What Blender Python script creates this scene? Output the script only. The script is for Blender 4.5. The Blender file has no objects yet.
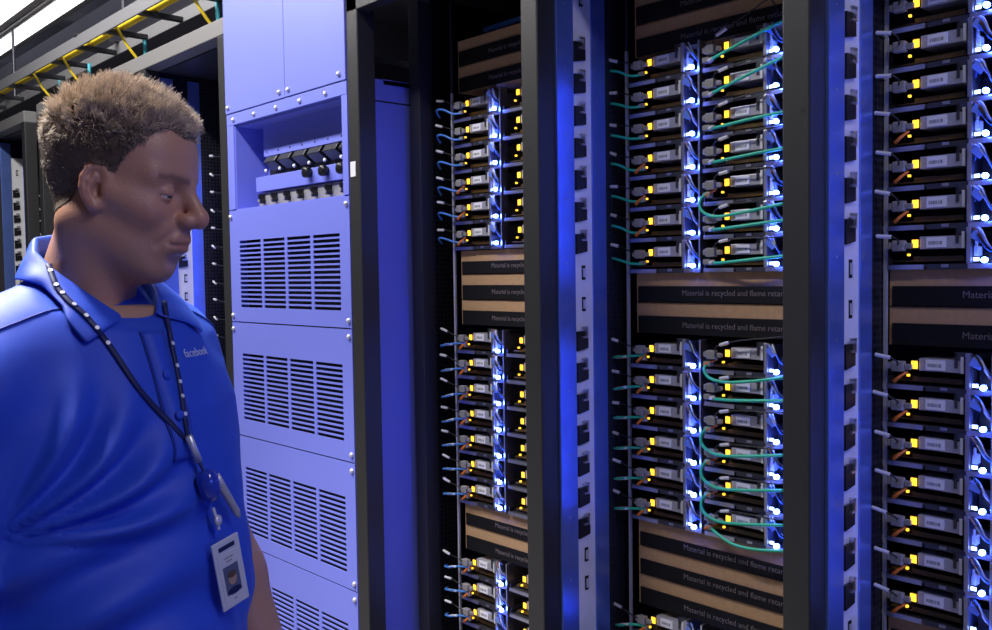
import bpy, math, random
import numpy as np
from mathutils import Vector, Matrix
from mathutils.bvhtree import BVHTree

random.seed(7); np.random.seed(7)
SC = bpy.context.scene
COL = SC.collection
PI = math.pi
D = 1.40            # rack fronts stand on the plane y = D; x runs along the row, z is up
EYE = 1.60          # camera height
YS = 1.66           # front of the server sleds

# ------------------------------------------------------------------ camera
yaw, pitch, roll = math.radians(47.61), math.radians(2.54), math.radians(-0.84)
FPX = 926.0
fwd = Vector((-math.sin(yaw)*math.cos(pitch), math.cos(yaw)*math.cos(pitch), -math.sin(pitch)))
r0 = Vector((math.cos(yaw), math.sin(yaw), 0)); u0 = r0.cross(fwd)
RV = math.cos(roll)*r0 + math.sin(roll)*u0
UV = -math.sin(roll)*r0 + math.cos(roll)*u0
cam_d = bpy.data.cameras.new('camera'); cam = bpy.data.objects.new('camera', cam_d); COL.objects.link(cam)
M3 = Matrix((RV, UV, -fwd)).transposed()
cam.matrix_world = Matrix.Translation((0, 0, EYE)) @ M3.to_4x4()
cam_d.sensor_width = 36; cam_d.lens = FPX*36/992; cam_d.clip_start = 0.02; cam_d.clip_end = 60
SC.camera = cam
CAM = Vector((0, 0, EYE))
def ray(px, py): return fwd + RV*((px-496)/FPX) - UV*((py-315)/FPX)
def depth_pt(px, py, t): return CAM + ray(px, py)*t

# ------------------------------------------------------------------ materials
MATS = {}
def mat(name, col, rough=0.5, metal=0.0, emit=None, estr=0.0, noise=None, bump=None, trans=0.0, coat=0.0, spec=None, sss=0.0):
    m = bpy.data.materials.new(name); m.use_nodes = True
    nt = m.node_tree; b = nt.nodes['Principled BSDF']
    b.inputs['Base Color'].default_value = (*col, 1)
    b.inputs['Roughness'].default_value = rough; b.inputs['Metallic'].default_value = metal
    if trans: b.inputs['Transmission Weight'].default_value = trans
    if coat: b.inputs['Coat Weight'].default_value = coat
    if spec is not None: b.inputs['Specular IOR Level'].default_value = spec
    if sss:
        b.inputs['Subsurface Weight'].default_value = sss
        b.inputs['Subsurface Radius'].default_value = (0.006, 0.003, 0.002)
        b.inputs['Subsurface Scale'].default_value = 1.0
    if emit: b.inputs['Emission Color'].default_value = (*emit, 1); b.inputs['Emission Strength'].default_value = estr
    if noise or bump:
        tc = nt.nodes.new('ShaderNodeTexCoord')
    if noise:   # (scale, amount)
        n = nt.nodes.new('ShaderNodeTexNoise'); n.inputs['Scale'].default_value = noise[0]; n.inputs['Detail'].default_value = 5
        nt.links.new(tc.outputs['Object'], n.inputs['Vector'])
        mx = nt.nodes.new('ShaderNodeMix'); mx.data_type = 'RGBA'
        a = noise[1]
        mx.inputs['A'].default_value = (*[c*(1-a) for c in col], 1); mx.inputs['B'].default_value = (*[min(1, c*(1+a)) for c in col], 1)
        nt.links.new(n.outputs['Fac'], mx.inputs['Factor']); nt.links.new(mx.outputs['Result'], b.inputs['Base Color'])
    if bump:    # (scale, strength)
        n2 = nt.nodes.new('ShaderNodeTexNoise'); n2.inputs['Scale'].default_value = bump[0]; n2.inputs['Detail'].default_value = 4
        nt.links.new(tc.outputs['Object'], n2.inputs['Vector'])
        bp = nt.nodes.new('ShaderNodeBump'); bp.inputs['Strength'].default_value = bump[1]; bp.inputs['Distance'].default_value = 0.002
        nt.links.new(n2.outputs['Fac'], bp.inputs['Height']); nt.links.new(bp.outputs['Normal'], b.inputs['Normal'])
    MATS[name] = m; return m

mat('post_grey', (0.038, 0.037, 0.038), 0.40, 0.2, bump=(700, 0.15))
mat('lit_frame_grey', (0.22, 0.215, 0.21), 0.5, 0.1, bump=(500, 0.1))  # post paint made paler: light on the top beams put into the colour
mat('black_metal', (0.012, 0.012, 0.016), 0.45, 0.3)
mat('post_side', (0.018, 0.02, 0.055), 0.3, 0.6, noise=(6, 0.3))
mat('blue_strip', (0.20, 0.32, 0.95), 0.30, 0.7, noise=(14, 0.2))  # blue finish, with the LED glow on the strips put into the colour too
mat('silver_strip', (0.90, 0.89, 0.91), 0.4, 0.2, noise=(30, 0.12))
mat('steel', (0.62, 0.62, 0.68), 0.3, 0.9)
mat('bright_steel', (0.75, 0.75, 0.80), 0.35, 0.5)
mat('dark_steel', (0.10, 0.10, 0.12), 0.4, 0.7)
mat('cabinet_blue', (0.20, 0.235, 0.80), 0.42, 0.0, bump=(900, 0.06), noise=(3, 0.05))
mat('slot_dark', (0.004, 0.004, 0.008), 0.6)
mat('black_plastic', (0.010, 0.010, 0.012), 0.35)
mat('grey_plastic', (0.30, 0.29, 0.29), 0.45, noise=(160, 0.4))
mat('card_silver', (0.52, 0.51, 0.56), 0.35, 0.3, noise=(200, 0.15))
mat('white_paint', (0.80, 0.80, 0.82), 0.5)
mat('amber_light', (0.9, 0.55, 0.05), 0.4, emit=(1.0, 0.52, 0.03), estr=2.2)
mat('amber_pcb', (0.11, 0.062, 0.012), 0.35, noise=(120, 0.7), spec=0.5)
mat('gold', (0.8, 0.55, 0.2), 0.35, 0.9)
mat('led_blue', (0.3, 0.5, 1.0), 0.4, emit=(0.05, 0.115, 1.0), estr=85)
mat('led_white', (0.8, 0.9, 1.0), 0.4, emit=(0.45, 0.6, 1.0), estr=5)
mat('cable_black', (0.012, 0.012, 0.014), 0.4)
mat('cable_white', (0.75, 0.74, 0.76), 0.45)
mat('cable_green', (0.03, 0.60, 0.38), 0.4)
mat('cable_blue', (0.08, 0.26, 0.75), 0.4)
mat('cable_teal', (0.05, 0.40, 0.48), 0.45)
mat('cable_brown', (0.35, 0.14, 0.06), 0.5)
mat('cable_yellow', (0.85, 0.62, 0.02), 0.4)
mat('tag_blue', (0.20, 0.34, 0.85), 0.45)
mat('orange_tab', (0.85, 0.22, 0.03), 0.5)
mat('cardboard', (0.52, 0.32, 0.17), 0.85, noise=(90, 0.18), bump=(400, 0.2))
mat('panel_black', (0.007, 0.0068, 0.008), 0.7, noise=(25, 0.3), spec=0.25)
mat('dim_print', (0.17, 0.14, 0.14), 0.7)
mat('concrete', (0.16, 0.16, 0.17), 0.6, noise=(5, 0.2))
mat('ceiling_dark', (0.34, 0.34, 0.40), 0.8, noise=(3, 0.3))
mat('duct_grey', (0.30, 0.30, 0.34), 0.6)
mat('lamp_glow', (1, 1, 1), 0.5, emit=(1.0, 0.97, 1.0), estr=3.0)
mat('tray_grey', (0.26, 0.26, 0.27), 0.5, 0.3)
# perforated black mesh: rows of small slots darker than the sheet
def mesh_mat():
    m = mat('perforated_black', (0.02, 0.02, 0.026), 0.4, 0.4); nt = m.node_tree; b = nt.nodes['Principled BSDF']
    tc = nt.nodes.new('ShaderNodeTexCoord'); mp = nt.nodes.new('ShaderNodeMapping')
    mp.inputs['Rotation'].default_value = (0, PI/2, 0)
    br = nt.nodes.new('ShaderNodeTexVoronoi'); br.inputs['Scale'].default_value = 75; br.inputs['Randomness'].default_value = 0.15
    nt.links.new(tc.outputs['Object'], br.inputs['Vector'])
    cr = nt.nodes.new('ShaderNodeValToRGB'); cr.color_ramp.elements[0].position = 0.35; cr.color_ramp.elements[1].position = 0.5
    cr.color_ramp.elements[0].color = (0.001, 0.001, 0.002, 1); cr.color_ramp.elements[1].color = (0.03, 0.03, 0.04, 1)
    nt.links.new(br.outputs['Distance'], cr.inputs['Fac']); nt.links.new(cr.outputs['Color'], b.inputs['Base Color'])
mesh_mat()
# white label with rows of grey print
def label_mat():
    m = mat('card_label', (0.8, 0.8, 0.82), 0.5); nt = m.node_tree; b = nt.nodes['Principled BSDF']
    tc = nt.nodes.new('ShaderNodeTexCoord'); sp = nt.nodes.new('ShaderNodeSeparateXYZ'); nt.links.new(tc.outputs['Generated'], sp.inputs[0])
    w = nt.nodes.new('ShaderNodeTexNoise'); w.noise_dimensions = '1D'; w.inputs['Scale'].default_value = 26
    nt.links.new(sp.outputs['X'], w.inputs['W'])
    g1 = nt.nodes.new('ShaderNodeMath'); g1.operation = 'COMPARE'; g1.inputs[1].default_value = 0.45; g1.inputs[2].default_value = 0.17
    nt.links.new(sp.outputs['Z'], g1.inputs[0])
    g3 = nt.nodes.new('ShaderNodeMath'); g3.operation = 'COMPARE'; g3.inputs[1].default_value = 0.45; g3.inputs[2].default_value = 0.35
    nt.links.new(sp.outputs['X'], g3.inputs[0])
    g2 = nt.nodes.new('ShaderNodeMath'); g2.operation = 'GREATER_THAN'; g2.inputs[1].default_value = 0.44; nt.links.new(w.outputs['Fac'], g2.inputs[0])
    mu = nt.nodes.new('ShaderNodeMath'); mu.operation = 'MULTIPLY'; nt.links.new(g1.outputs[0], mu.inputs[0]); nt.links.new(g2.outputs[0], mu.inputs[1])
    mv = nt.nodes.new('ShaderNodeMath'); mv.operation = 'MULTIPLY'; nt.links.new(mu.outputs[0], mv.inputs[0]); nt.links.new(g3.outputs[0], mv.inputs[1])
    mx = nt.nodes.new('ShaderNodeMix'); mx.data_type = 'RGBA'; mx.inputs['A'].default_value = (0.92, 0.92, 0.94, 1); mx.inputs['B'].default_value = (0.3, 0.3, 0.33, 1)
    nt.links.new(mv.outputs[0], mx.inputs['Factor']); nt.links.new(mx.outputs['Result'], b.inputs['Base Color'])
label_mat()

# ------------------------------------------------------------------ mesh builder
class MB:
    def __init__(s): s.v = []; s.f = []
    def box(s, x0, x1, y0, y1, z0, z1, M=None):
        n = len(s.v)
        P = [(x0,y0,z0),(x1,y0,z0),(x1,y1,z0),(x0,y1,z0),(x0,y0,z1),(x1,y0,z1),(x1,y1,z1),(x0,y1,z1)]
        if M is not None: P = [tuple(M @ Vector(p)) for p in P]
        s.v += P
        s.f += [tuple(n+i for i in q) for q in ((0,3,2,1),(4,5,6,7),(0,1,5,4),(1,2,6,5),(2,3,7,6),(3,0,4,7))]
        return s
    def prism(s, poly, y0, y1, M=None):
        # polygon given in x,z, extruded along y
        n = len(s.v); k = len(poly)
        P = [(x, y0, z) for x, z in poly] + [(x, y1, z) for x, z in poly]
        if M is not None: P = [tuple(M @ Vector(p)) for p in P]
        s.v += P
        s.f.append(tuple(n+i for i in range(k))); s.f.append(tuple(n+k+i for i in reversed(range(k))))
        for i in range(k):
            j = (i+1) % k; s.f.append((n+j, n+i, n+k+i, n+k+j))
        return s
    def tube(s, pts, r, seg=6, closed_ends=True, smooth_sub=0):
        pts = [Vector(p) for p in pts]
        if smooth_sub: pts = catmull(pts, smooth_sub)
        k = len(pts); rr = r if isinstance(r, (list, tuple)) else None
        if rr and len(rr) != k: rr = [rr[0] + (rr[-1]-rr[0])*i/(k-1) for i in range(k)]
        n = len(s.v); up = None
        for i, p in enumerate(pts):
            t = (pts[min(i+1, k-1)] - pts[max(i-1, 0)]).normalized()
            if up is None:
                up = Vector((0, 0, 1)) if abs(t.z) < 0.9 else Vector((0, 1, 0))
            a = t.cross(up); 
            if a.length < 1e-6: a = t.orthogonal()
            a.normalize(); b = a.cross(t).normalized(); up = b
            q = rr[i] if rr else r
            for j in range(seg):
                an = 2*PI*j/seg; s.v.append(tuple(p + a*(q*math.cos(an)) + b*(q*math.sin(an))))
        for i in range(k-1):
            for j in range(seg):
                j2 = (j+1) % seg
                s.f.append((n+i*seg+j, n+i*seg+j2, n+(i+1)*seg+j2, n+(i+1)*seg+j))
        if closed_ends:
            s.f.append(tuple(n+j for j in reversed(range(seg)))); s.f.append(tuple(n+(k-1)*seg+j for j in range(seg)))
        return s
    def lathe(s, c, axis, prof, seg=12):
        # prof: (distance along axis, radius)
        c = Vector(c); ax = Vector(axis).normalized(); a = ax.orthogonal().normalized(); b = ax.cross(a)
        n = len(s.v); k = len(prof)
        for d, r in prof:
            for j in range(seg):
                an = 2*PI*j/seg; s.v.append(tuple(c + ax*d + a*(r*math.cos(an)) + b*(r*math.sin(an))))
        for i in range(k-1):
            for j in range(seg):
                j2 = (j+1) % seg
                s.f.append((n+i*seg+j, n+i*seg+j2, n+(i+1)*seg+j2, n+(i+1)*seg+j))
        s.f.append(tuple(n+j for j in reversed(range(seg)))); s.f.append(tuple(n+(k-1)*seg+j for j in range(seg)))
        return s
    def mesh(s, name, m, smooth=False):
        me = bpy.data.meshes.new(name); me.from_pydata(s.v, [], s.f); me.update()
        if m: me.materials.append(MATS[m])
        if smooth: me.polygons.foreach_set('use_smooth', [True]*len(me.polygons))
        return me
    def build(s, name, m, parent=None, bevel=0, smooth=False):
        o = link(name, s.mesh(name, m, smooth), parent)
        if bevel:
            b = o.modifiers.new('bevel', 'BEVEL'); b.width = bevel; b.segments = 2; b.limit_method = 'ANGLE'
        return o
def catmull(p, sub):
    out = []; k = len(p)
    for i in range(k-1):
        a, b, c, d = p[max(i-1, 0)], p[i], p[i+1], p[min(i+2, k-1)]
        for j in range(sub):
            t = j/sub
            out.append(0.5*((2*b) + (c-a)*t + (2*a-5*b+4*c-d)*t*t + (3*b-a-3*c+d)*t**3))
    out.append(p[-1]); return out
def link(name, data, parent=None):
    o = bpy.data.objects.new(name, data); COL.objects.link(o)
    if parent is not None: o.parent = parent
    return o
def tag(o, label, cat, group=None):
    o['label'] = label; o['category'] = cat
    if group: o['group'] = group
    return o
def thing(name, label, cat, loc=(0,0,0), rz=0, group=None):
    o = bpy.data.objects.new(name, None); COL.objects.link(o); o.empty_display_size = 0.05
    o.location = loc; o.rotation_euler = (0, 0, rz)
    return tag(o, label, cat, group)
def struct(o): o['kind'] = 'structure'; return o
KIDS = {}
def kids(o): return [c for c in COL.objects if c.parent == o]
def copy_tree(o, loc, label=None, group=None, skip=()):
    if o.name not in KIDS: KIDS[o.name] = [(c, kids(c)) for c in kids(o)]
    r = o.copy(); COL.objects.link(r); r.location = loc
    if label: r['label'] = label
    if group: r['group'] = group
    for c, gs in KIDS[o.name]:
        if c.name.split('.')[0] in skip: continue
        d = c.copy(); COL.objects.link(d); d.parent = r
        for g in gs:
            e = g.copy(); COL.objects.link(e); e.parent = d
    return r
def remove_tree(o):
    for c in kids(o):
        for g in kids(c): bpy.data.objects.remove(g)
        bpy.data.objects.remove(c)
    bpy.data.objects.remove(o)
def text_mesh(body, size, extrude=0.0004, align='LEFT'):
    cu = bpy.data.curves.new('lettering', 'FONT'); cu.body = body; cu.size = size; cu.extrude = extrude; cu.align_x = align
    cu.resolution_u = 3
    o = bpy.data.objects.new('lettering', cu); COL.objects.link(o)
    dg = bpy.context.evaluated_depsgraph_get()
    me = bpy.data.meshes.new_from_object(o.evaluated_get(dg)); bpy.data.objects.remove(o)
    return me
ORD = ['first', 'second', 'third', 'fourth', 'fifth', 'sixth', 'seventh', 'eighth', 'ninth', 'tenth', 'eleventh', 'twelfth']

# ------------------------------------------------------------------ the room
fl = struct(MB().box(-12, 4, -3, 5, -0.1, 0).build('floor', 'concrete'))
ce = struct(MB().box(-12, 4, -3, 5, 3.7, 3.8).build('ceiling', 'ceiling_dark'))
wb = struct(MB().box(-12, 4, 4.9, 5.0, 0, 3.7).build('wall_back', 'ceiling_dark'))
wl = struct(MB().box(-12.1, -12, -3, 5, 0, 3.7).build('wall_left', 'ceiling_dark'))
wf = struct(MB().box(-12, 4, -3.1, -3, 0, 3.7).build('wall_front', 'ceiling_dark'))
wr = struct(MB().box(4, 4.1, -3, 5, 0, 3.7).build('wall_right', 'ceiling_dark'))
for i, x in enumerate((-10.2, -8.4, -6.6, -4.9)):
    struct(MB().box(x, x+0.22, -3, 4.9, 3.35, 3.7).build('trim_%d' % (i+1), 'duct_grey'))

# ------------------------------------------------------------------ racks
ROWS_Z = [2.025-0.07*k for k in range(7)] + [1.39-0.07*k for k in range(7)]
def upright(root, x, ztop=2.44, posts=True, strips=True, bays_right=True):
    """front post whose right face is at x, and the side column behind it"""
    MB().box(x-0.05, x, D, D+0.056, 0.02, ztop-0.055).build('post', 'post_grey', root, bevel=0.003)
    if not strips: return
    MB().box(x-0.046, x-0.003, D+0.056, 2.35, 0.02, ztop-0.06).build('side_panel', 'post_side', root)
    st = MB().box(x-0.004, x+0.006, D+0.052, D+0.106, 0.05, 2.36)
    s1 = st.build('blue_strip', 'blue_strip', root, bevel=0.0015)
    sc = MB()
    z = 0.5
    while z < 2.3:
        sc.lathe((x+0.006, D+0.078, z), (1, 0, 0), [(0, 0.0022), (0.001, 0.0018)], 8); z += 0.14
    sc.build('rivets', 'steel', s1)
    ss = MB().box(x-0.004, x+0.001, D+0.106, D+0.166, 0.05, 2.28).build('slotted_strip', 'silver_strip', root)
    MB().box(x-0.004, x+0.004, D+0.166, D+0.212, 0.05, 2.36).build('inner_strip', 'blue_strip', root, bevel=0.001)
    MB().box(x-0.003, x+0.002, D+0.212, D+0.31, 0.05, 2.4).build('mesh_panel', 'perforated_black', root)
    # cable clips level with the server rows, plain slots level with the blank panels
    for k, z in enumerate(ROWS_Z):
        z += 0.068
        y = D+0.110
        c = MB().prism([(y, z+0.012), (y+0.022, z+0.012), (y+0.034, z-0.004), (y+0.034, z-0.026), (y, z-0.032)], -0.0, 0.006,
                       Matrix(((0, 1, 0, x+0.001), (1, 0, 0, 0), (0, 0, 1, 0), (0, 0, 0, 1))))
        co = c.build('cable_clip', 'black_plastic', root)
        MB().box(x+0.001, x+0.012, y+0.024, y+0.028, z+0.001, z+0.022).box(x+0.008, x+0.012, y+0.010, y+0.028, z+0.018, z+0.022).box(
            x+0.001, x+0.012, y+0.012, y+0.028, z-0.003, z+0.001).build('clip_hook', 'steel', co)
    for z in (2.20, 1.672, 1.60, 1.53, 0.965, 0.90):
        so = MB().box(x+0.001, x+0.0018, D+0.130, D+0.142, z-0.016, z+0.016).build('slot', 'slot_dark', root)
        MB().box(x+0.0012, x+0.004, D+0.133, D+0.141, z-0.010, z+0.010).build('slot_pin', 'bright_steel', so)
def rack(label, xs, strips, rails=True, beam='lit_frame_grey', loc_x=None):
    root = thing('server_rack', label, 'server rack', (0, 0, 0))
    for x, s in zip(xs, strips): upright(root, x, strips=s)
    MB().box(xs[0]-0.05, xs[-1], D-0.002, D+0.06, 2.385, 2.44).build('top_beam', beam, root, bevel=0.003)
    MB().box(xs[0]-0.05, xs[-1], D-0.002, D+0.06, 0.0, 0.06).build('bottom_beam', 'post_grey', root, bevel=0.003)
    MB().box(xs[0]-0.05, xs[-1], D+0.06, 2.4, 2.38, 2.40).build('roof_panel', 'dark_steel', root)
    MB().box(xs[0]-0.05, xs[-1], 2.36, 2.40, 0.02, 2.38).build('rear_panel', 'slot_dark', root)
    return root
PX = [-2.060, -1.393, -0.772, -0.115]
main_rack = rack('black three-bay server rack filling the middle and right', PX, (False, True, True, False))
MB().box(PX[0]-0.05, PX[-1], D, D+0.04, 2.30, 2.384).build('unseen_shade_plate', 'post_grey', main_rack, bevel=0.002)  # added out of view to keep lamp light off the top rows
# left bay: the open side shows the battery cabinet; a second post and mesh behind
MB().box(-2.10, -2.055, D+0.200, D+0.245, 0.02, 2.36).build('rear_post', 'post_grey', main_rack, bevel=0.002)
MB().box(-2.060, -2.055, D+0.245, D+0.33, 0.05, 2.38).build('mesh_panel', 'perforated_black', main_rack)
MB().box(-2.110, -2.060, D+0.33, 2.35, 0.02, 2.38).build('side_panel', 'post_side', main_rack)
RAIL = [-1.981, -1.361, -0.775]
for x in (RAIL[0], RAIL[1], RAIL[2]+0.0135):
    m = MB().box(x-0.007, x-0.001, YS-0.004, YS+0.002, 0.3, 2.10)
    m.build('rail', 'bright_steel', main_rack)
    MB().box(x-0.006, x-0.001, YS-0.004, YS+0.002, 2.10, 2.37).build('rail_top', 'dark_steel', main_rack)
# small mount holes on the post fronts, and the white sticker on the leftmost
for x, z in ((-1.425, 1.865), (-0.79, 1.86)):
    MB().lathe((x+0.006, D+0.0004, z), (0, -1, 0), [(0, 0.0045), (0.0008, 0.0045)], 12).build('mount_hole', 'slot_dark', main_rack)
tag(MB().box(-2.102, -2.078, D-0.0014, D-0.0002, 1.865, 1.905).build('sticker', 'white_paint'), 'small white paper sticker on the black post right of the blue cabinet', 'sticker')

rackA = rack('grey framed server rack behind the man, left of the blue cabinet', [-4.715, -4.10, -3.465, -2.815], (False, False, True, False))
rackB = rack('grey framed server rack at the far left edge, beyond the gap', [-6.92, -6.27, -5.62, -4.97], (False, False, True, False))
for rk in (rackA, rackB):
    for c in kids(rk):
        if c.name.startswith('post'): 
            c.data.materials[0] = MATS['lit_frame_grey'] if False else MATS['post_grey']

# ------------------------------------------------------------------ battery cabinet
def louver(root, x0, x1, zt, zb):
    """one screwed-on front panel with four columns of ventilation slots"""
    lx = [x0+0.065+i*(x1-x0-0.065-0.05)/4 for i in range(5)]
    gap = 0.0075
    xb = [x0]; hole_x = []
    for i in range(4):
        a = lx[i]+(gap if i else 0); b = lx[i+1]-(gap if i < 3 else 0)
        hole_x.append((len(xb), )); xb += [a, b]
    xb.append(x1)
    n = 15; zt2, zb2 = zt-0.100, zt-0.318
    p = (zt2-zb2)/n
    zbk = [zt-0.002]
    for i in range(n):
        zbk += [zt2-i*p, zt2-i*p-p*0.62]
    zbk.append(zb+0.002)
    m = MB(); nx = len(xb)
    for z in zbk:
        for x in xb: m.v.append((x, D, z))
    for j in range(len(zbk)-1):
        for i in range(nx-1):
            if j % 2 == 1 and i % 2 == 1: continue
            m.f.append((j*nx+i, (j+1)*nx+i, (j+1)*nx+i+1, j*nx+i+1))
    o = m.build('louvered_panel', 'cabinet_blue', root)
    so = o.modifiers.new('solid', 'SOLIDIFY'); so.thickness = 0.003; so.offset = -1
    for x in (x0+0.012, x1-0.012):
        for z in (zt-0.022, zb+0.022):
            MB().lathe((x, D-0.0, z), (0, -1, 0), [(0, 0.0075), (0.004, 0.007), (0.007, 0.004), (0.008, 0.0)], 10).build('screw', 'bright_steel', o, smooth=True)
def cabinet(label, x0, x1):
    root = thing('battery_cabinet', label, 'cabinet', (0, 0, 0))
    # box behind the face: a shell so that the slots open onto a dark inside
    b = MB().box(x0, x0+0.012, D+0.004, 2.2, 0.04, 2.14).box(x1-0.012, x1, D+0.004, 2.2, 0.04, 2.14)
    b.box(x0, x1, D+0.12, 2.2, 2.128, 2.142).box(x0+0.012, x1-0.012, 2.19, 2.2, 0.04, 2.128).box(x0, x1, D+0.004, 2.2, 0.02, 0.04)
    body = b.build('body', 'cabinet_blue', root)
    MB().box(x1-0.0005, x1+0.001, D+0.05, 2.2, 2.078, 2.082).build('side_seam', 'slot_dark', body)
    MB().box(x0+0.02, x1-0.02, D+0.05, D+0.06, 0.06, 1.80).build('inner_baffle', 'slot_dark', root)
    xm = (x0+x1)/2+0.03
    for a, c in ((x0+0.001, xm-0.001), (xm+0.001, x1-0.001)):
        o = MB().box(a, c, D-0.004, D+0.03, 2.126, 2.75).build('upper_panel', 'cabinet_blue', root, bevel=0.0015)
        for x in (a+0.02, c-0.03): MB().lathe((x, D-0.004, 2.145), (0, -1, 0), [(0, 0.0075), (0.004, 0.007), (0.007, 0.004), (0.008, 0.0)], 10).build('screw', 'bright_steel', o, smooth=True)
    o = MB().box(x0+0.001, x1-0.001, D-0.001, D+0.03, 2.088, 2.124).build('header_strip', 'cabinet_blue', root, bevel=0.001)
    for k in range(5):
        x = x0+0.05+k*(x1-x0-0.1)/4.4
        MB().lathe((x, D-0.001, 2.104), (0, -1, 0), [(0, 0.007), (0.004, 0.0065), (0.006, 0.004), (0.007, 0.0)], 10).build('screw', 'bright_steel', o, smooth=True)
    # control recess
    rb = MB().box(x0+0.001, x0+0.045, D, D+0.02, 1.82, 2.088).box(x1-0.028, x1-0.001, D, D+0.02, 1.82, 2.088)
    rb.box(x0+0.045, x0+0.05, D+0.004, D+0.12, 1.82, 2.088).box(x1-0.03, x1-0.024, D+0.004, D+0.12, 1.82, 2.088)
    rb.box(x0+0.045, x1-0.024, D+0.115, D+0.12, 1.82, 2.088).box(x0+0.045, x1-0.024, D+0.004, D+0.12, 1.812, 1.82).box(x0+0.045, x1-0.024, D+0.01, D+0.12, 2.082, 2.09)
    rec = rb.build('control_recess', 'cabinet_blue', root)
    # upper sloping fascia with small dark holes
    MB().box(x0+0.11, x1-0.024, D+0.070, D+0.115, 1.985, 2.082).build('fascia', 'cabinet_blue', rec)
    h = MB()
    for k in range(8): h.lathe((x0+0.13+k*0.072, D+0.0695, 1.998), (0, -1, 0), [(0, 0.003), (0.0006, 0.003)], 8)
    h.build('fascia_holes', 'slot_dark', rec)
    # breaker row
    bk = MB().box(x0+0.12, x1-0.024, D+0.085, D+0.115, 1.918, 1.985).build('breaker_bay', 'slot_dark', rec)
    for k in range(6):
        x = x0+0.155+k*0.086
        M = Matrix.Translation((x+0.04, D+0.062, 1.952)) @ Matrix.Rotation(math.radians(-35), 4, 'X')
        br = MB().box(-0.038, 0.030, -0.022, 0.02, -0.006, 0.018, M).build('breaker', 'black_plastic', root, bevel=0.002)
        MB().lathe((x+0.005, D+0.05, 1.935), (0, -1, 0), [(0, 0.006), (0.004, 0.005), (0.005, 0)], 10).build('breaker_dot', 'white_paint', br, smooth=True)
    sh = MB().box(x0+0.10, x1-0.024, D+0.045, D+0.115, 1.872, 1.918).build('shelf_plate', 'cabinet_blue', rec, bevel=0.001)
    for x, z in ((x0+0.43, 1.905), (x0+0.52, 1.902), (x0+0.612, 1.900), (x0+0.655, 2.04)):
        MB().lathe((x, D+0.045, z), (0, -1, 0), [(0, 0.013), (0.006, 0.015), (0.014, 0.0165), (0.021, 0.0155), (0.023, 0.009)], 16).build('knob', 'black_plastic', root, smooth=True)
    tb = MB().box(x0+0.10, x1-0.024, D+0.055, D+0.115, 1.822, 1.868).build('terminal_strip', 'grey_plastic', rec)
    for k in range(7):
        x = x0+0.135+k*0.078
        t = MB().lathe((x, D+0.055, 1.842), (0, -1, 0), [(0, 0.008), (0.012, 0.009), (0.016, 0.009), (0.018, 0.005)], 10)
        t.box(x-0.005, x+0.005, D+0.035, D+0.056, 1.849, 1.862)
        to = t.build('terminal', 'black_plastic', root, smooth=False)
        MB().box(x-0.004, x+0.004, D+0.033, D+0.0375, 1.838, 1.846).build('terminal_cap', 'grey_plastic', to)
    zs = [1.818, 1.457, 1.089, 0.731, 0.37]
    for a, c in zip(zs[:-1], zs[1:]): louver(root, x0+0.001, x1-0.001, a, c)
    MB().box(x0+0.001, x1-0.001, D, D+0.004, 0.03, 0.368).build('kick_panel', 'cabinet_blue', root)
    return root
cabinet('tall periwinkle blue battery cabinet with louvered panels, behind and right of the man', -2.812, -2.113)

# ------------------------------------------------------------------ blanking panels
TXT = text_mesh('Material is recycled and flame retardant', 0.0172)
TXT.materials.clear(); TXT.materials.append(MATS['dim_print'])
BAYN = ['left', 'middle', 'right']
def blank(bay, top, w, label, H=0.072):
    x0 = RAIL[bay]+0.012
    root = thing('blanking_panel', label, 'blanking panel', (x0, YS+0.006, top-H), 0, 'cardboard blanking panels in the rack')
    MB().box(0, w, 0.004, 0.30, 0.001, H-0.0005).build('cardboard_tray', 'cardboard', root)
    MB().box(0.006, w-0.002, 0, 0.004, 0.001, H-0.0295).build('black_face', 'panel_black', root, bevel=0.001)
    t = link('lettering', TXT, root); t.location = (0.128, -0.0002, 0.0165); t.rotation_euler = (PI/2, 0, 0)
BW = [0.51, 0.51, 0.53]
def blanks(bay, tops, where):
    for i, z in enumerate(tops):
        if len(tops) == 1: pos = 'the blanking panel'
        elif len(tops) == 2: pos = ('upper', 'lower')[i] + ' blanking panel'
        else: pos = ('top', 'middle', 'lowest')[i] + ' blanking panel'
        H = min(0.072, z-tops[i+1]-0.0005) if i+1 < len(tops) else 0.070
        blank(bay, z, BW[bay], 'black and tan %s %s, %s bay' % (pos.replace('the ', ''), where, BAYN[bay]), H)
blanks(0, (2.24, 2.168), 'above the servers at the top')
blanks(0, (1.665, 1.600, 1.53), 'in the gap halfway up')
blanks(0, (0.961, 0.898), 'in the low gap')
blanks(1, (2.225, 2.153), 'above the servers at the top')
blanks(1, (1.597, 1.53), 'in the gap halfway up')
blanks(1, (1.031, 0.968, 0.902), 'in the low gap')
blanks(2, (1.597, 1.53), 'in the gap halfway up')
blanks(2, (0.965,), 'under the lowest server')

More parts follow.
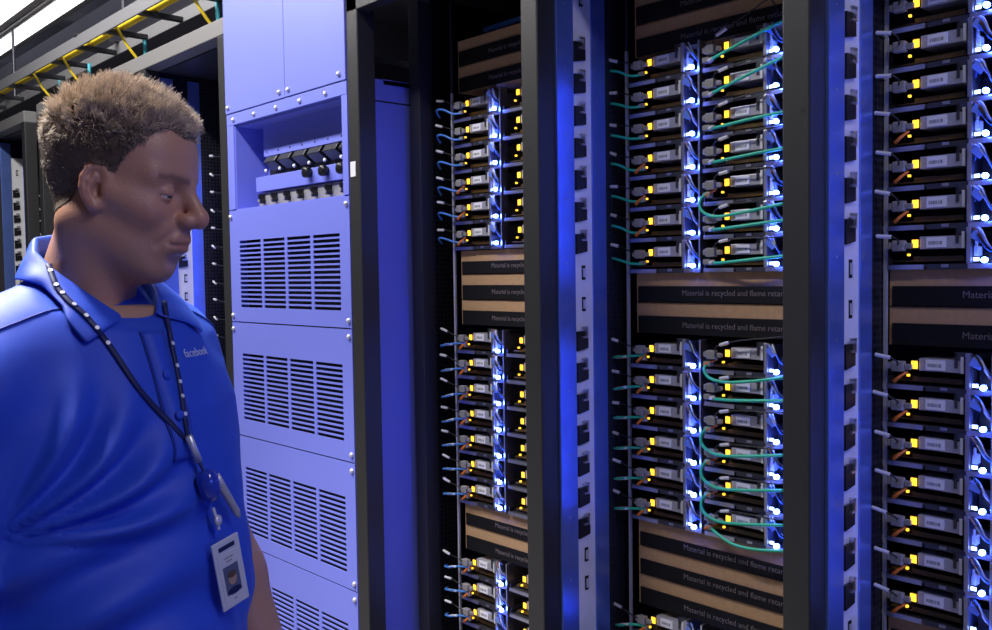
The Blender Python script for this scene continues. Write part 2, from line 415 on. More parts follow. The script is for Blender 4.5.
# ------------------------------------------------------------------ server sleds
P = 0.195
def make_sled(variant):
    root = thing('server_sled', 'x', 'server', (0, 0, 0), 0, 'server sleds in the rack bays')
    MB().box(0.0, 0.190, 0.0, 0.45, -0.0035, 0).box(0.078, 0.190, -0.002, 0.0, -0.008, 0.001).box(0, 0.002, 0.0, 0.4, 0, 0.012).build('tray', 'dark_steel', root)
    for a, c in ((0.0, 0.074), (0.104, 0.116), (0.148, 0.19)): MB().box(a, c, -0.0035, 0.002, -0.008 if a != 0.104 else -0.005, 0.0005).build('front_lip', 'steel', root)
    cb = MB().box(0.012, 0.138, 0.012, 0.36, 0.006, 0.0085)
    for i in range(10):
        x = 0.03+random.random()*0.09; y = 0.02+random.random()*0.1; s = 0.004+random.random()*0.006
        cb.box(x-s, x+s, y-s, y+s, 0.0085, 0.0085+random.random()*0.008)
    cb.box(0.05, 0.136, 0.012, 0.018, 0.0085, 0.015)
    bd = cb.build('circuit_board', 'amber_pcb', root)
    g = MB()
    for i in range(9): g.box(0.055+i*0.009, 0.058+i*0.009, 0.020, 0.030, 0.0085, 0.0100)
    g.build('contacts', 'gold', bd)
    nc = MB().box(0.066, 0.139, -0.002, 0.07, 0.0275, 0.0495).build('network_card', 'card_silver', root, bevel=0.0008)
    MB().box(0.0785, 0.1120, -0.0035, -0.002, 0.0300, 0.0478).build('card_label', 'card_label', nc)
    MB().box(0.138, 0.1435, -0.005, 0.06, 0.027, 0.056).build('card_bracket', 'white_paint', nc, bevel=0.0005)
    MB().box(0.054, 0.0645, -0.004, 0.02, 0.0285, 0.046).build('light_housing', 'black_plastic', nc)
    for x in (0.0545, 0.0602):
        MB().box(x, x+0.0048, -0.0055, -0.004, 0.0305, 0.0445).build('amber_light', 'amber_light', root)
    MB().box(0.046, 0.050, -0.005, 0.0, 0.016, 0.020).build('amber_dot', 'amber_light', root)
    MB().box(0.1475, 0.1555, -0.010, 0.004, 0.001, 0.063).box(0.1475, 0.1495, -0.010, 0.12, 0.001, 0.058).build('divider_bracket', 'steel', root, bevel=0.0008)
    MB().box(0.128, 0.150, -0.004, 0.004, 0.052, 0.0635).box(0.128, 0.133, -0.004, 0.004, 0.036, 0.0635).build('top_catch', 'dark_steel', root)
    MB().box(0.1885, 0.1925, -0.006, 0.02, -0.006, 0.062).box(0.1885, 0.1905, 0.0, 0.4, 0.0, 0.05).build('divider_post', 'steel', root)
    led = MB().lathe((0.1785, -0.010, 0.0065), (0, -1, 0), [(0, 0.0048), (0.004, 0.0052), (0.008, 0.0044), (0.010, 0.0015)], 10)
    led.build('power_light', 'led_blue', root, smooth=True)
    MB().box(0.1575, 0.1665, -0.0045, -0.003, 0.005, 0.011).build('status_light', 'led_white', root)
    MB().box(0.157, 0.187, 0.03, 0.06, 0.0, 0.035).build('connector_block', 'black_plastic', root)
    rnd = random.Random(variant*17+3)
    wires = ['cable_white', 'tag_blue', 'cable_brown', 'cable_white', 'cable_black', 'cable_blue']
    for i in range(5):
        m = wires[(i+variant) % 6]
        z0 = 0.055+0.006*rnd.random(); d = rnd.random()*0.01; e = rnd.random()
        pts = [(0.150, 0.02, z0-0.018), (0.155+d, -0.004, z0), (0.167+d, -0.014-0.004*e, z0-0.002-0.008*e), (0.179+0.3*d, -0.011, z0-0.018-0.012*e), (0.184, 0.004, z0-0.035), (0.18, 0.03, 0.02)]
        MB().tube(pts, 0.0017, 5, smooth_sub=4).build('wire', m, root, smooth=True)
    if variant in (0, 1, 3):
        M = Matrix.Translation((0.168, -0.016, 0.046)) @ Matrix.Rotation(math.radians(28+variant*6), 4, 'Y') @ Matrix.Rotation(0.3, 4, 'Z')
        MB().box(-0.010, 0.010, -0.001, 0.001, -0.007, 0.007, M).build('cable_tag', 'tag_blue', root, bevel=0.0005)
    if variant in (1, 2):
        MB().box(0.158, 0.166, -0.004, 0.012, 0.014, 0.030).box(0.160, 0.164, -0.006, 0.0, 0.030, 0.042).build('plug', 'white_paint', root, bevel=0.0008)
    return root
SLEDS = [make_sled(v) for v in range(4)]

def cable_thing(name, label, cat, group, origin, pts, r, m, tagpos=None, plug=None, tab=False, latch=False, sub=6):
    root = thing(name, label, cat, origin, 0, group)
    MB().tube(pts, r, 7, smooth_sub=sub).build('cable', m, root, smooth=True)
    if tagpos:
        a, b = tagpos
        MB().tube([a, b], 0.0036, 8).build('tag', 'cable_white', root)
    if plug:
        x, y, z = plug
        MB().box(x, x+0.022, y-0.010, y+0.004, z-0.008, z+0.011).box(x-0.008, x, y-0.008, y+0.002, z-0.004, z+0.008).box(x+0.022, x+0.034, y-0.005, y+0.004, z-0.004, z+0.006).build('plug', 'grey_plastic', root, bevel=0.002)
    if tab:
        x, y, z = tab
        MB().tube([(x+0.022, y+0.003, z+0.020), (x+0.010, y-0.003, z+0.010), (x, y-0.006, z)], [0.0022, 0.0040], 6).build('pull_tab', 'orange_tab', root, smooth=True)
    if latch:
        x, y, z = latch
        MB().box(x, x+0.016, y-0.005, y+0.004, z-0.004, z+0.005).build('latch', 'cable_white' if latch[0] > 0.02 else 'grey_plastic', root, bevel=0.001)
    return root

def data_left(bay, z, rnd, label, tab):
    dz = rnd.uniform(-0.006, 0.006); dx = rnd.uniform(-0.004, 0.004)
    o = (RAIL[bay]+0.004, YS, z)
    a = Vector((-0.040+dx, -0.030, 0.054+dz)); b = Vector((-0.017+dx, -0.026, 0.051+dz*0.6+rnd.uniform(-0.004, 0.001)))
    if bay == 2: a, b = Vector((0.006+dx, -0.044, 0.056+dz)), Vector((0.032+dx, -0.044, 0.052+dz*0.6))
    pts = [(-0.062, 0.0, 0.052+dz), a + Vector((-0.01, 0.006, 0.0)), a, b, (0.012, -0.024, 0.043), (0.030, -0.016, 0.036)]
    if bay == 2: pts = [(0.0035, 0.0, 0.054+dz), (0.002, -0.026, 0.056+dz), a, b, (0.042, -0.034, 0.044), (0.034, -0.016, 0.036)]
    return cable_thing('data_cable', label, 'cable', 'white tagged black data cables', o, pts, 0.0016, 'cable_black', (a, b), (0.024, -0.010, 0.033), (0.028, -0.012, 0.006) if tab else False)
def patch_left(bay, z, rnd, label, colour, white_sleeve):
    o = (RAIL[bay]+0.004, YS, z)
    dz = rnd.uniform(-0.003, 0.003); s = rnd.uniform(0.0, 0.006)
    if white_sleeve:
        pts = [(-0.058, -0.006, 0.006+dz), (-0.048, -0.022, 0.008+dz), (-0.020, -0.026, 0.013+dz), (0.010, -0.020, 0.019), (0.046, -0.012, 0.022)]
    else:
        pts = [(-0.058, -0.004, 0.016+dz-s), (-0.052, -0.020, 0.026+dz), (-0.034, -0.026, 0.029+dz), (-0.012, -0.024, 0.024+dz), (0.016, -0.018, 0.014), (0.044, -0.010, 0.013)]
    c = cable_thing('patch_cable', label, 'cable', 'coloured patch cables', o, pts, 0.0030, colour)
    MB().box(0.034, 0.048, -0.014, -0.004, 0.011, 0.0195).build('plug', 'grey_plastic', c, bevel=0.001)
    if white_sleeve:
        MB().tube([(-0.026, -0.0255, 0.012+dz), (0.002, -0.022, 0.0175)], 0.0036, 8).build('sleeve', 'cable_white', c, smooth=True)
    return c
def data_right(bay, z, rnd, label, first):
    o = (RAIL[bay]+0.004+P+0.004, YS, z)
    if first:
        a, b = Vector((0.046, -0.02, 0.058)), Vector((0.070, -0.02, 0.068))
        pts = [(0.030, -0.014, 0.040), (0.038, -0.018, 0.050), a, b, (0.13, -0.022, 0.090), (0.165, -0.022, 0.104), (0.172, -0.01, 0.098), (0.174, 0.01, 0.075)]
    else:
        e = rnd.uniform(0, 0.012)
        a, b = Vector((0.050, -0.018, 0.055)), Vector((0.072, -0.018, 0.058+e*0.3))
        pts = [(0.030, -0.014, 0.038), (0.040, -0.018, 0.050), a, b, (0.12, -0.020, 0.058+e), (0.17, -0.020, 0.056+e*1.6), (0.205, -0.01, 0.058+e*2)]
    return cable_thing('data_cable', label, 'cable', 'white tagged black data cables', o, pts, 0.0015, 'cable_black', (a, b), (0.016, -0.010, 0.032))
def patch_right(bay, z, rnd, label, style):
    o = (RAIL[bay]+0.004+P+0.004, YS, z)
    if style == 'rise':   pts = [(0.020, -0.012, 0.012), (0.045, -0.020, 0.015), (0.09, -0.024, 0.026), (0.14, -0.024, 0.040), (0.20, -0.018, 0.058)]
    elif style == 'flat': pts = [(0.020, -0.012, 0.010), (0.05, -0.020, 0.011), (0.10, -0.026, 0.014), (0.15, -0.024, 0.018), (0.20, -0.018, 0.022)]
    elif style == 'dip':  pts = [(0.020, -0.012, 0.018), (0.014, -0.022, 0.004), (0.030, -0.028, -0.014), (0.07, -0.030, -0.020), (0.13, -0.028, -0.014), (0.20, -0.018, -0.002)]
    elif style == 'deep': pts = [(0.020, -0.012, 0.020), (0.008, -0.024, 0.004), (0.014, -0.030, -0.018), (0.045, -0.030, -0.033), (0.10, -0.030, -0.030), (0.20, -0.020, -0.016)]
    else:                 pts = [(0.020, -0.012, 0.014), (0.05, -0.022, 0.004), (0.09, -0.028, -0.006), (0.14, -0.026, -0.006), (0.20, -0.018, 0.002)]
    c = cable_thing('patch_cable', label, 'cable', 'coloured patch cables', o, pts, 0.0034, 'cable_green', sub=8)
    MB().box(0.008, 0.026, -0.018, -0.004, 0.008, 0.019).build('plug', 'grey_plastic', c, bevel=0.0015)
    if style in ('rise', 'flat'):
        MB().tube([(0.024, -0.014, 0.0115), (0.036, -0.018, 0.013)], 0.0048, 8).build('boot', 'cable_white', c, smooth=True)
    if style in ('dip', 'deep', 'sag'):
        MB().tube([(0.036, -0.008, 0.024), (0.020, -0.016, 0.016), (0.010, -0.018, 0.010)], [0.0022, 0.0036], 6).build('pull_tab', 'orange_tab', c, smooth=True)
    return c

UP = [2.025-0.07*k for k in range(7)]; LO = [1.39-0.07*k for k in range(7)]
GROUPS = {0: [('upper', UP[:6]), ('lower', LO), ('bottom', [0.765, 0.695, 0.625])],
          1: [('upper', UP), ('lower', LO[:6]), ('bottom', [0.770])],
          2: [('upper', UP), ('lower', LO)]}
rnd = random.Random(5)
STY2 = {'upper': ['rise', 'rise', 'flat', 'flat', 'deep', 'flat', 'flat'], 'lower': ['dip', 'flat', 'deep', 'deep', 'deep', 'sag'], 'bottom': [None]}
vi = 0
for bay in range(3):
    for gname, zs in GROUPS[bay]:
        for k, z in enumerate(zs):
            row = '%s shelf, %s stack, %s bay' % (ORD[k], gname, BAYN[bay])
            for c in range(2):
                col = ('left', 'right')[c]
                if bay == 1 and gname == 'bottom' and c == 1: continue
                vi = (vi*5+bay+k+c+1) % 4 if (k+c) % 3 else (vi+1) % 4
                light = 'amber lit server with white label'
                if k == 0 and gname == 'upper': light = 'topmost server with dim card'
                copy_tree(SLEDS[vi], (RAIL[bay]+0.004+c*(P+0.004), YS, z), '%s, %s one on %s' % (light, col, row))
            data_left(bay, z, rnd, 'black cable, white tag, left of %s' % row, gname != 'upper' or k in (3, 4, 5))
            if bay == 0: patch_left(bay, z, rnd, 'blue patch cable curving left from %s' % row, 'cable_blue', gname != 'upper')
            if bay == 1:
                patch_left(bay, z, rnd, 'green patch cable curving left from %s' % row, 'cable_green', gname != 'upper')
                sty = STY2[gname][k]
                if sty:
                    data_right(bay, z, rnd, 'thin black tagged cable over right server, %s' % row, gname == 'upper' and k == 0)
                    w = {'rise': 'rising', 'flat': 'running level', 'dip': 'dipping', 'deep': 'drooping deeply', 'sag': 'sagging'}[sty]
                    patch_right(bay, z, rnd, 'green patch cable %s across right server, %s' % (w, row), sty)
for k in range(11):
    copy_tree(SLEDS[k % 4], (-3.397, YS+0.02, 2.025-0.07*k), 'server in the rack behind the man, %s from top, mostly hidden' % ORD[k])
for s in SLEDS: remove_tree(s)
# tagged cables glimpsed inside the two racks behind the man
for xr, nm, zs in ((-3.40, 'the rack behind the man', [2.025-0.07*k for k in range(11)]), (-5.56, 'the far left rack', [2.025-0.07*k for k in range(8)])):
    for k, z in enumerate(zs):
        o = thing('data_cable', 'black cable with white tag in %s, %s from top' % (nm, ORD[k]), 'cable', (xr, YS, z), 0, 'white tagged black data cables')
        MB().tube([(-0.06, 0.0, 0.05), (-0.04, -0.02, 0.052), (0.0, -0.024, 0.046), (0.05, -0.01, 0.04)], 0.0018, 6, smooth_sub=4).build('cable', 'cable_black', o, smooth=True)
        MB().tube([(-0.04, -0.022, 0.052), (-0.012, -0.025, 0.049-0.006*(k % 2))], 0.0045, 7).build('tag', 'cable_white', o)
# loose cables on top of the left bay
for k in range(5):
    y = 1.80+0.05*k
    tag(MB().tube([(-2.0, y, 2.30+0.01*k), (-1.85, y-0.04, 2.285+0.02*(k % 2)), (-1.65, y, 2.30), (-1.46, y+0.03, 2.315)], 0.008, 7, smooth_sub=6).build('power_cable', 'cable_blue', smooth=True),
        'blue cable lying high in the top of the left rack bay', 'cable', 'blue cables in the top of the left bay')

# ------------------------------------------------------------------ overhead: trays, yellow cables, lamps
tr = thing('cable_tray', 'grey ladder cable tray running above the racks at upper left', 'cable tray', (0, 0, 0))
for y in (1.335, 1.505):
    MB().box(-11.5, -2.9, y, y+0.008, 2.553, 2.602).build('side_rail', 'tray_grey', tr, bevel=0.002)
for k in range(26):
    x = -11.3+k*0.33
    MB().box(x, x+0.03, 1.343, 1.505, 2.556, 2.572).build('rung', 'black_metal', tr)
for k in range(5):
    x = -10.4+k*1.6
    MB().tube([(x, 1.535, 2.60), (x, 1.535, 3.7)], 0.008, 8).box(x-0.02, x+0.02, 1.33, 1.545, 2.602, 2.612).build('hanger', 'dark_steel', tr)
def yellow(pts, label, r=0.006): tag(MB().tube(pts, r, 8, smooth_sub=6).build('fibre_cable', 'cable_yellow', smooth=True), label, 'cable', 'yellow fibre cables on the tray')
for k in range(2):
    y = 1.392+0.017*k
    yellow([(-11, y, 2.583), (-8, y+0.004, 2.583), (-6, y-0.004, 2.583), (-4, y+0.003, 2.583), (-3.0, y, 2.583)], 'yellow fibre cable lying along the overhead tray, the one %s from the aisle' % ('nearer', 'farther')[k], 0.0078)
for k, (x, w) in enumerate(((-2.98, 'beside the blue cabinet'), (-3.62, 'above the man\'s forehead'), (-4.25, 'above the back of the man\'s head'), (-4.66, 'at the left edge'))):
    yellow([(x-0.22, 1.39, 2.585), (x-0.08, 1.36, 2.60), (x-0.01, 1.36, 2.57), (x, 1.40, 2.50), (x+0.0, 1.45, 2.44)], 'yellow fibre cable dropping from the tray %s' % w, 0.0055)
    tag(MB().tube([(x-0.08, 1.50, 2.57), (x-0.075, 1.50, 2.50), (x-0.08, 1.52, 2.40)], 0.008, 7, smooth_sub=5).build('network_cable', 'cable_teal', smooth=True), 'teal cable hanging under the tray %s' % w, 'cable', 'teal drop cables')
def lamp(y0, y1, label):
    o = thing('fluorescent_light', label, 'ceiling light', (0, 0, 0))
    MB().box(-9.0, -3.2, y0-0.012, y1+0.05, 3.005, 3.07).build('housing', 'tray_grey', o, bevel=0.003)
    MB().box(-8.95, -3.25, y0, y1, 2.995, 3.006).build('diffuser', 'lamp_glow', o)
    for k in range(4):
        x = -8.4+k*1.6
        MB().tube([(x, (y0+y1)/2, 3.07), (x, (y0+y1)/2, 3.7)], 0.006, 6).build('hanger', 'dark_steel', o)
lamp(1.57, 1.66, 'long white fluorescent light hanging above the tray, nearer to the racks')
lamp(1.36, 1.47, 'long white fluorescent light in the top left corner, nearer to the aisle')
tag(MB().tube([(-11, 1.525, 2.99), (-3.2, 1.525, 2.99)], 0.010, 8).tube([(-7, 1.525, 2.99), (-7, 1.525, 3.7)], 0.006, 6).build('conduit', 'tray_grey', smooth=True), 'thin grey conduit running between the two ceiling lights', 'pipe')
for k, x in enumerate((-4.73, -4.56)):
    tag(MB().tube([(x, 2.6, 0), (x, 2.6, 3.7)], 0.018, 8).build('conduit', 'tray_grey', smooth=True), '%s upright grey conduit beyond the cable tray' % ('left', 'right')[k], 'pipe')
tag(MB().box(-9, -4.4, 2.2, 2.55, 3.02, 3.351).build('air_duct', 'duct_grey', bevel=0.01), 'dark grey air duct above the rear of the racks', 'duct')

# ------------------------------------------------------------------ the man
def sl(p, c): return p - np.array(c, float)
def smin(a, b, k):
    h = np.clip(0.5+0.5*(b-a)/k, 0, 1); return b*(1-h)+a*h-k*h*(1-h)
def smax(a, b, k): return -smin(-a, -b, k)
def ell(p, c, r):
    q = sl(p, c)/np.array(r, float); k0 = np.sqrt((q*q).sum(-1))+1e-9
    q2 = q/np.array(r, float); k1 = np.sqrt((q2*q2).sum(-1))+1e-9
    return k0*(k0-1)/k1
def sph(p, c, r): return np.sqrt((sl(p, c)**2).sum(-1))-r
def cap(p, a, b, ra, rb=None):
    rb = ra if rb is None else rb
    a = np.array(a, float); ba = np.array(b, float)-a; pa = p-a
    h = np.clip((pa@ba)/(ba@ba), 0, 1)
    return np.sqrt(((pa-h[..., None]*ba)**2).sum(-1))-(ra+(rb-ra)*h)
def grid(lo, hi, h):
    ax = [np.arange(l, u+h, h) for l, u in zip(lo, hi)]
    return np.stack(np.meshgrid(*ax, indexing='ij'), -1).astype(np.float32)
def nets(f, lo, h):
    """surface nets: one vertex per cell the surface crosses, quads across crossing edges"""
    s = f < 0; nx, ny, nz = f.shape
    cs = np.zeros((nx-1, ny-1, nz-1), np.int8)
    corners = [(i, j, k) for i in (0, 1) for j in (0, 1) for k in (0, 1)]
    sh = lambda A, c: A[c[0]:nx-1+c[0], c[1]:ny-1+c[1], c[2]:nz-1+c[2]]
    for c in corners: cs += sh(s, c)
    act = (cs > 0) & (cs < 8)
    idx = np.full(act.shape, -1, np.int64); I = np.argwhere(act); idx[act] = np.arange(len(I))
    acc = np.zeros((len(I), 3)); cnt = np.zeros(len(I))
    fv = {c: sh(f, c)[act] for c in corners}
    for c in corners:
        for d in range(3):
            if c[d] == 0:
                e = list(c); e[d] = 1; e = tuple(e)
                a, b = fv[c], fv[e]; m = (a < 0) != (b < 0)
                t = np.where(m, a/np.where(m, a-b, 1), 0)
                pos = np.array(c, float)[None, :].repeat(len(I), 0); pos[:, d] = t
                acc[m] += pos[m]; cnt[m] += 1
    V = (I+acc/cnt[:, None])*h+np.array(lo)
    F = []
    for d in range(3):
        o1, o2 = (d+1) % 3, (d+2) % 3
        a = np.take(s, range(0, f.shape[d]-1), d); b = np.take(s, range(1, f.shape[d]), d)
        E = np.argwhere(a != b); sg = a[a != b]
        ok = (E[:, o1] > 0) & (E[:, o2] > 0) & (E[:, o1] < f.shape[o1]-1) & (E[:, o2] < f.shape[o2]-1)
        E = E[ok]; sg = sg[ok]
        def cell(u, v):
            q = E.copy(); q[:, o1] -= u; q[:, o2] -= v; return idx[q[:, 0], q[:, 1], q[:, 2]]
        q = np.stack([cell(1, 1), cell(0, 1), cell(0, 0), cell(1, 0)], 1)
        q[~sg] = q[~sg][:, ::-1]
        F.append(q)
    return V, np.concatenate(F)
def mesh_np(name, V, F, m, smooth=True):
    me = bpy.data.meshes.new(name)
    me.vertices.add(len(V)); me.vertices.foreach_set('co', np.asarray(V, np.float32).ravel())
    n = F.shape[1]
    me.loops.add(F.size); me.loops.foreach_set('vertex_index', F.astype(np.int32).ravel())
    me.polygons.add(len(F)); me.polygons.foreach_set('loop_start', np.arange(0, F.size, n, dtype=np.int32))
    me.polygons.foreach_set('loop_total', np.full(len(F), n, np.int32))
    me.polygons.foreach_set('use_smooth', np.full(len(F), smooth))
    me.update(calc_edges=True); me.validate()
    if m: me.materials.append(MATS[m])
    return me
def vnormals(V, F):
    N = np.zeros_like(V); a, b, c, d = (V[F[:, i]] for i in range(4))
    fn = np.cross(c-a, d-b)
    for i in range(4): np.add.at(N, F[:, i], fn)
    return N/(np.linalg.norm(N, axis=1)[:, None]+1e-12)
def smoothv(V, F, it):
    for _ in range(it):
        A = np.zeros_like(V); n = np.zeros(len(V))
        for i in range(4):
            for j in (1, 3):
                np.add.at(A, F[:, i], V[F[:, (i+j) % 4]]); np.add.at(n, F[:, i], 1)
        V = V*0.5+0.5*A/n[:, None]
    return V

m = mat('skin', (0.47, 0.26, 0.18), 0.42, sss=0.25, bump=(380, 0.25))
nt = m.node_tree; at = nt.nodes.new('ShaderNodeAttribute'); at.attribute_name = 'tone'
nt.links.new(at.outputs['Color'], nt.nodes['Principled BSDF'].inputs['Base Color'])
mat('shirt_blue', (0.017, 0.072, 0.60), 0.58, noise=(60, 0.08), bump=(1500, 0.15))
m = MATS['shirt_blue'].node_tree.nodes['Principled BSDF']; m.inputs['Sheen Weight'].default_value = 0.25; m.inputs['Sheen Roughness'].default_value = 0.4
m.inputs['Sheen Tint'].default_value = (0.2, 0.4, 1.0, 1)
mat('shirt_seam', (0.008, 0.03, 0.28), 0.7)
mat('hair_brown', (0.66, 0.52, 0.39), 0.5, noise=(45, 0.45))
mat('scalp', (0.10, 0.065, 0.045), 0.7)
mat('eye_white', (0.75, 0.72, 0.70), 0.25)
mat('iris', (0.05, 0.07, 0.10), 0.2)
mat('trouser', (0.03, 0.03, 0.045), 0.8)
mat('shoe_black', (0.012, 0.012, 0.012), 0.4)
mat('shirt_print', (0.55, 0.62, 0.85), 0.6)
mat('strap_navy', (0.006, 0.012, 0.09), 0.6)
mat('strap_dot', (0.8, 0.8, 0.85), 0.4, 0.2)
mat('badge_clear', (0.62, 0.64, 0.75), 0.2, coat=0.5)
mat('badge_card', (0.60, 0.61, 0.70), 0.5)
mat('photo_back', (0.10, 0.12, 0.22), 0.5)
mat('photo_face', (0.42, 0.27, 0.22), 0.6)
mat('reel_blue', (0.02, 0.05, 0.45), 0.15, coat=0.6)

AY = math.radians(64)                      # the torso faces between the camera and image right
FH = Vector((fwd.x, fwd.y, 0)).normalized(); RH = Vector((RV.x, RV.y, 0)).normalized()
def face_dir(a): return (-math.cos(a)*FH + math.sin(a)*RH).normalized()
NB = depth_pt(95, 285, 1.10)              # neck base
TD = face_dir(AY); TL = Vector((0, 0, 1)).cross(TD)
ROOT = Vector((NB.x, NB.y, 0))
TM = Matrix((TD, TL, Vector((0, 0, 1)))).transposed().to_4x4(); TM.translation = ROOT
TMi = TM.inverted()
def loc(v): return TMi @ Vector(v)
man = thing('person', 'man in royal blue polo shirt with short brown hair, looking toward the servers at right', 'person', ROOT, math.atan2(TD.y, TD.x))

# ---- head (own frame: x forward, y left, z up, origin between the ears), turned and bowed
HY = math.radians(85); HT = math.radians(12)
hd = face_dir(HY); hl = Vector((0, 0, 1)).cross(hd)
hf = (hd*math.cos(HT) - Vector((0, 0, 1))*math.sin(HT)).normalized(); hu = hf.cross(hl)
HM = (Matrix((hf, hl, hu)).transposed() @ Matrix.Diagonal((0.94, 0.94, 0.955))).to_4x4(); HM.translation = depth_pt(124, 189, 1.09)
HL = TMi @ HM                               # head to torso frame
HS = 1.0
p = grid((-0.125, -0.10, -0.19), (0.145, 0.10, 0.14), 0.0022)
q = p.copy(); q[..., 1] = np.abs(q[..., 1])   # symmetric
s = ell(q, (-0.014, 0, 0.038), (0.090, 0.074, 0.084))
s = smin(s, ell(q, (0.022, 0, 0.045), (0.058, 0.060, 0.055)), 0.02)
s = smin(s, ell(q, (0.026, 0, -0.018), (0.052, 0.056, 0.085)), 0.03)
s = smin(s, cap(q, (-0.004, 0.050, -0.048), (0.050, 0.018, -0.084), 0.019, 0.018), 0.03)
s = smin(s, ell(q, (0.058, 0, -0.088), (0.019, 0.020, 0.016)), 0.018)
s = smin(s, cap(q, (0.072, 0.010, 0.026), (0.054, 0.046, 0.024), 0.011, 0.009), 0.014)
s = smin(s, cap(q, (0.054, 0.041, -0.020), (0.016, 0.064, -0.008), 0.014, 0.010), 0.022)
s = smax(s, -ell(q, (0.086, 0.031, 0.005), (0.018, 0.018, 0.012)), 0.012)
s = smin(s, ell(q, (0.072, 0, -0.050), (0.021, 0.028, 0.026)), 0.02)
# nose
s = smin(s, cap(q, (0.076, 0, 0.020), (0.101, 0, -0.015), 0.0075, 0.0098), 0.012)
s = smin(s, sph(q, (0.102, 0, -0.0195), 0.0120), 0.007)
s = smin(s, ell(q, (0.090, 0.0125, -0.0235), (0.0125, 0.0085, 0.0090)), 0.005)
s = smax(s, -ell(q, (0.097, 0.0070, -0.0330), (0.0065, 0.0038, 0.0050)), 0.003)
# lips and chin crease
s = smin(s, cap(q, (0.0905, 0.0, -0.0475), (0.076, 0.022, -0.0525), 0.0058, 0.0035), 0.005)
s = smin(s, cap(q, (0.0880, 0.0, -0.0595), (0.075, 0.021, -0.0555), 0.0066, 0.0038), 0.005)
s = smax(s, -cap(q, (0.0985, 0.0, -0.0532), (0.081, 0.025, -0.0545), 0.0020, 0.0014), 0.003)
s = smax(s, -ell(q, (0.088, 0, -0.0735), (0.010, 0.02, 0.006)), 0.012)
s = smax(s, -cap(q, (0.086, 0.021, -0.036), (0.072, 0.034, -0.058), 0.0022), 0.008)    # cheek fold
# eyelids
lid = sph(q, (0.0640, 0.031, 0.005), 0.0138)
slit = np.abs((q[..., 2]-0.0005)+0.10*np.abs(q[..., 1]-0.031)+(q[..., 0]-0.077)*0.2)-0.0011
slit = np.maximum(slit, np.abs(q[..., 1]-0.031)-0.012)
slit = np.maximum(slit, -(q[..., 0]-0.068))
s = smin(s, np.maximum(lid, -slit), 0.003)
# neck
s = smin(s, cap(p, (-0.018, 0, -0.045), (-0.034, 0, -0.16), 0.051, 0.055), 0.035)
s = smin(s, cap(q, (-0.030, 0.052, -0.05), (0.012, 0.022, -0.17), 0.014, 0.016), 0.03)
# ears: built in the ear's plane
e_u = np.array([0.90, -0.43, 0.0]); e_v = np.array([-0.22, -0.05, 0.975]); e_u /= np.linalg.norm(e_u); e_v -= e_u*(e_v@e_u); e_v /= np.linalg.norm(e_v); e_n = np.cross(e_v, e_u)*1.0
if e_n[1] < 0: e_n = -e_n
base = np.array([0.004, 0.0735, -0.006])
ES = 0.82
def E3(u, v, n=0.0): return tuple(base+(e_u*u+e_v*v+e_n*n)*ES)
qe = q-base.astype(np.float32); eu, ev, en = qe@e_u/ES, qe@e_v/ES, qe@e_n/ES
disc = np.stack([(eu+0.002)/0.0165, (ev-0.003)/0.0290, (en+0.002)/0.0042], -1)
d0 = np.sqrt((disc**2).sum(-1)); disc = (d0-1)*0.0042
ear = disc
hel = [(0.012, 0.006), (0.0125, 0.018), (0.006, 0.029), (-0.005, 0.032), (-0.015, 0.026), (-0.0195, 0.014), (-0.0185, 0.0), (-0.013, -0.013), (-0.005, -0.023), (0.003, -0.026)]
for a, b in zip(hel[:-1], hel[1:]): ear = smin(ear, cap(q, E3(*a, 0.002), E3(*b, 0.002), 0.0040), 0.0025)
ear = smin(ear, sph(q, E3(0.001, -0.0225, 0.0), 0.0068), 0.005)
for a, b in (((-0.004, 0.019), (-0.010, 0.008)), ((-0.010, 0.008), (-0.009, -0.006)), ((-0.009, -0.006), (-0.002, -0.014))): ear = smin(ear, cap(q, E3(*a, 0.003), E3(*b, 0.003), 0.0030), 0.003)
e2 = np.stack([(eu-0.002)/0.0075, (ev+0.002)/0.0105, (en-0.002)/0.0060], -1); d0 = np.sqrt((e2**2).sum(-1))
s = smin(s, ear, 0.006)
s = smax(s, -(d0-1)*0.0060, 0.002)
s = smin(s, ell(q, E3(0.0115, 0.0, 0.002), (0.005, 0.004, 0.0055)), 0.003)
HV, HF = nets(s, (-0.125, -0.10, -0.19), 0.0022)
HV = smoothv(HV, HF, 1); HN = vnormals(HV, HF)
ax = np.abs(HV[:, 1])
# skin tone (local colour of lips, nose, ears, brows, stubble)
tone = np.tile(np.array([[0.50, 0.265, 0.18]]), (len(HV), 1))
def blend(w, c):
    global tone
    w = np.clip(w, 0, 1)[:, None]; tone = tone*(1-w)+np.array(c)*w
g = lambda c, r: np.exp(-(((np.stack([HV[:, 0], ax, HV[:, 2]], 1)-np.array(c))/np.array(r))**2).sum(1))
blend(0.6*g((0.10, 0.005, -0.022), (0.02, 0.02, 0.014)), (0.52, 0.22, 0.16))
blend(0.5*g((0.055, 0.045, -0.022), (0.022, 0.02, 0.02)), (0.50, 0.22, 0.16))
blend(0.5*g((0.0, 0.085, -0.004), (0.03, 0.012, 0.035)), (0.50, 0.22, 0.16))
blend(0.8*g((0.088, 0.004, -0.0535), (0.016, 0.020, 0.0085)), (0.36, 0.14, 0.12))
blend(0.25*g((0.05, 0.03, -0.08), (0.05, 0.06, 0.03)), (0.26, 0.18, 0.15))
browz = 0.024+0.10*(ax-0.02)*(ax < 0.04)-0.02*np.clip(ax-0.04, 0, 1)
blend(0.75*np.exp(-((HV[:, 2]-browz)/0.0042)**2)*(ax > 0.010)*(ax < 0.052)*(HV[:, 0] > 0.03), (0.16, 0.10, 0.07))

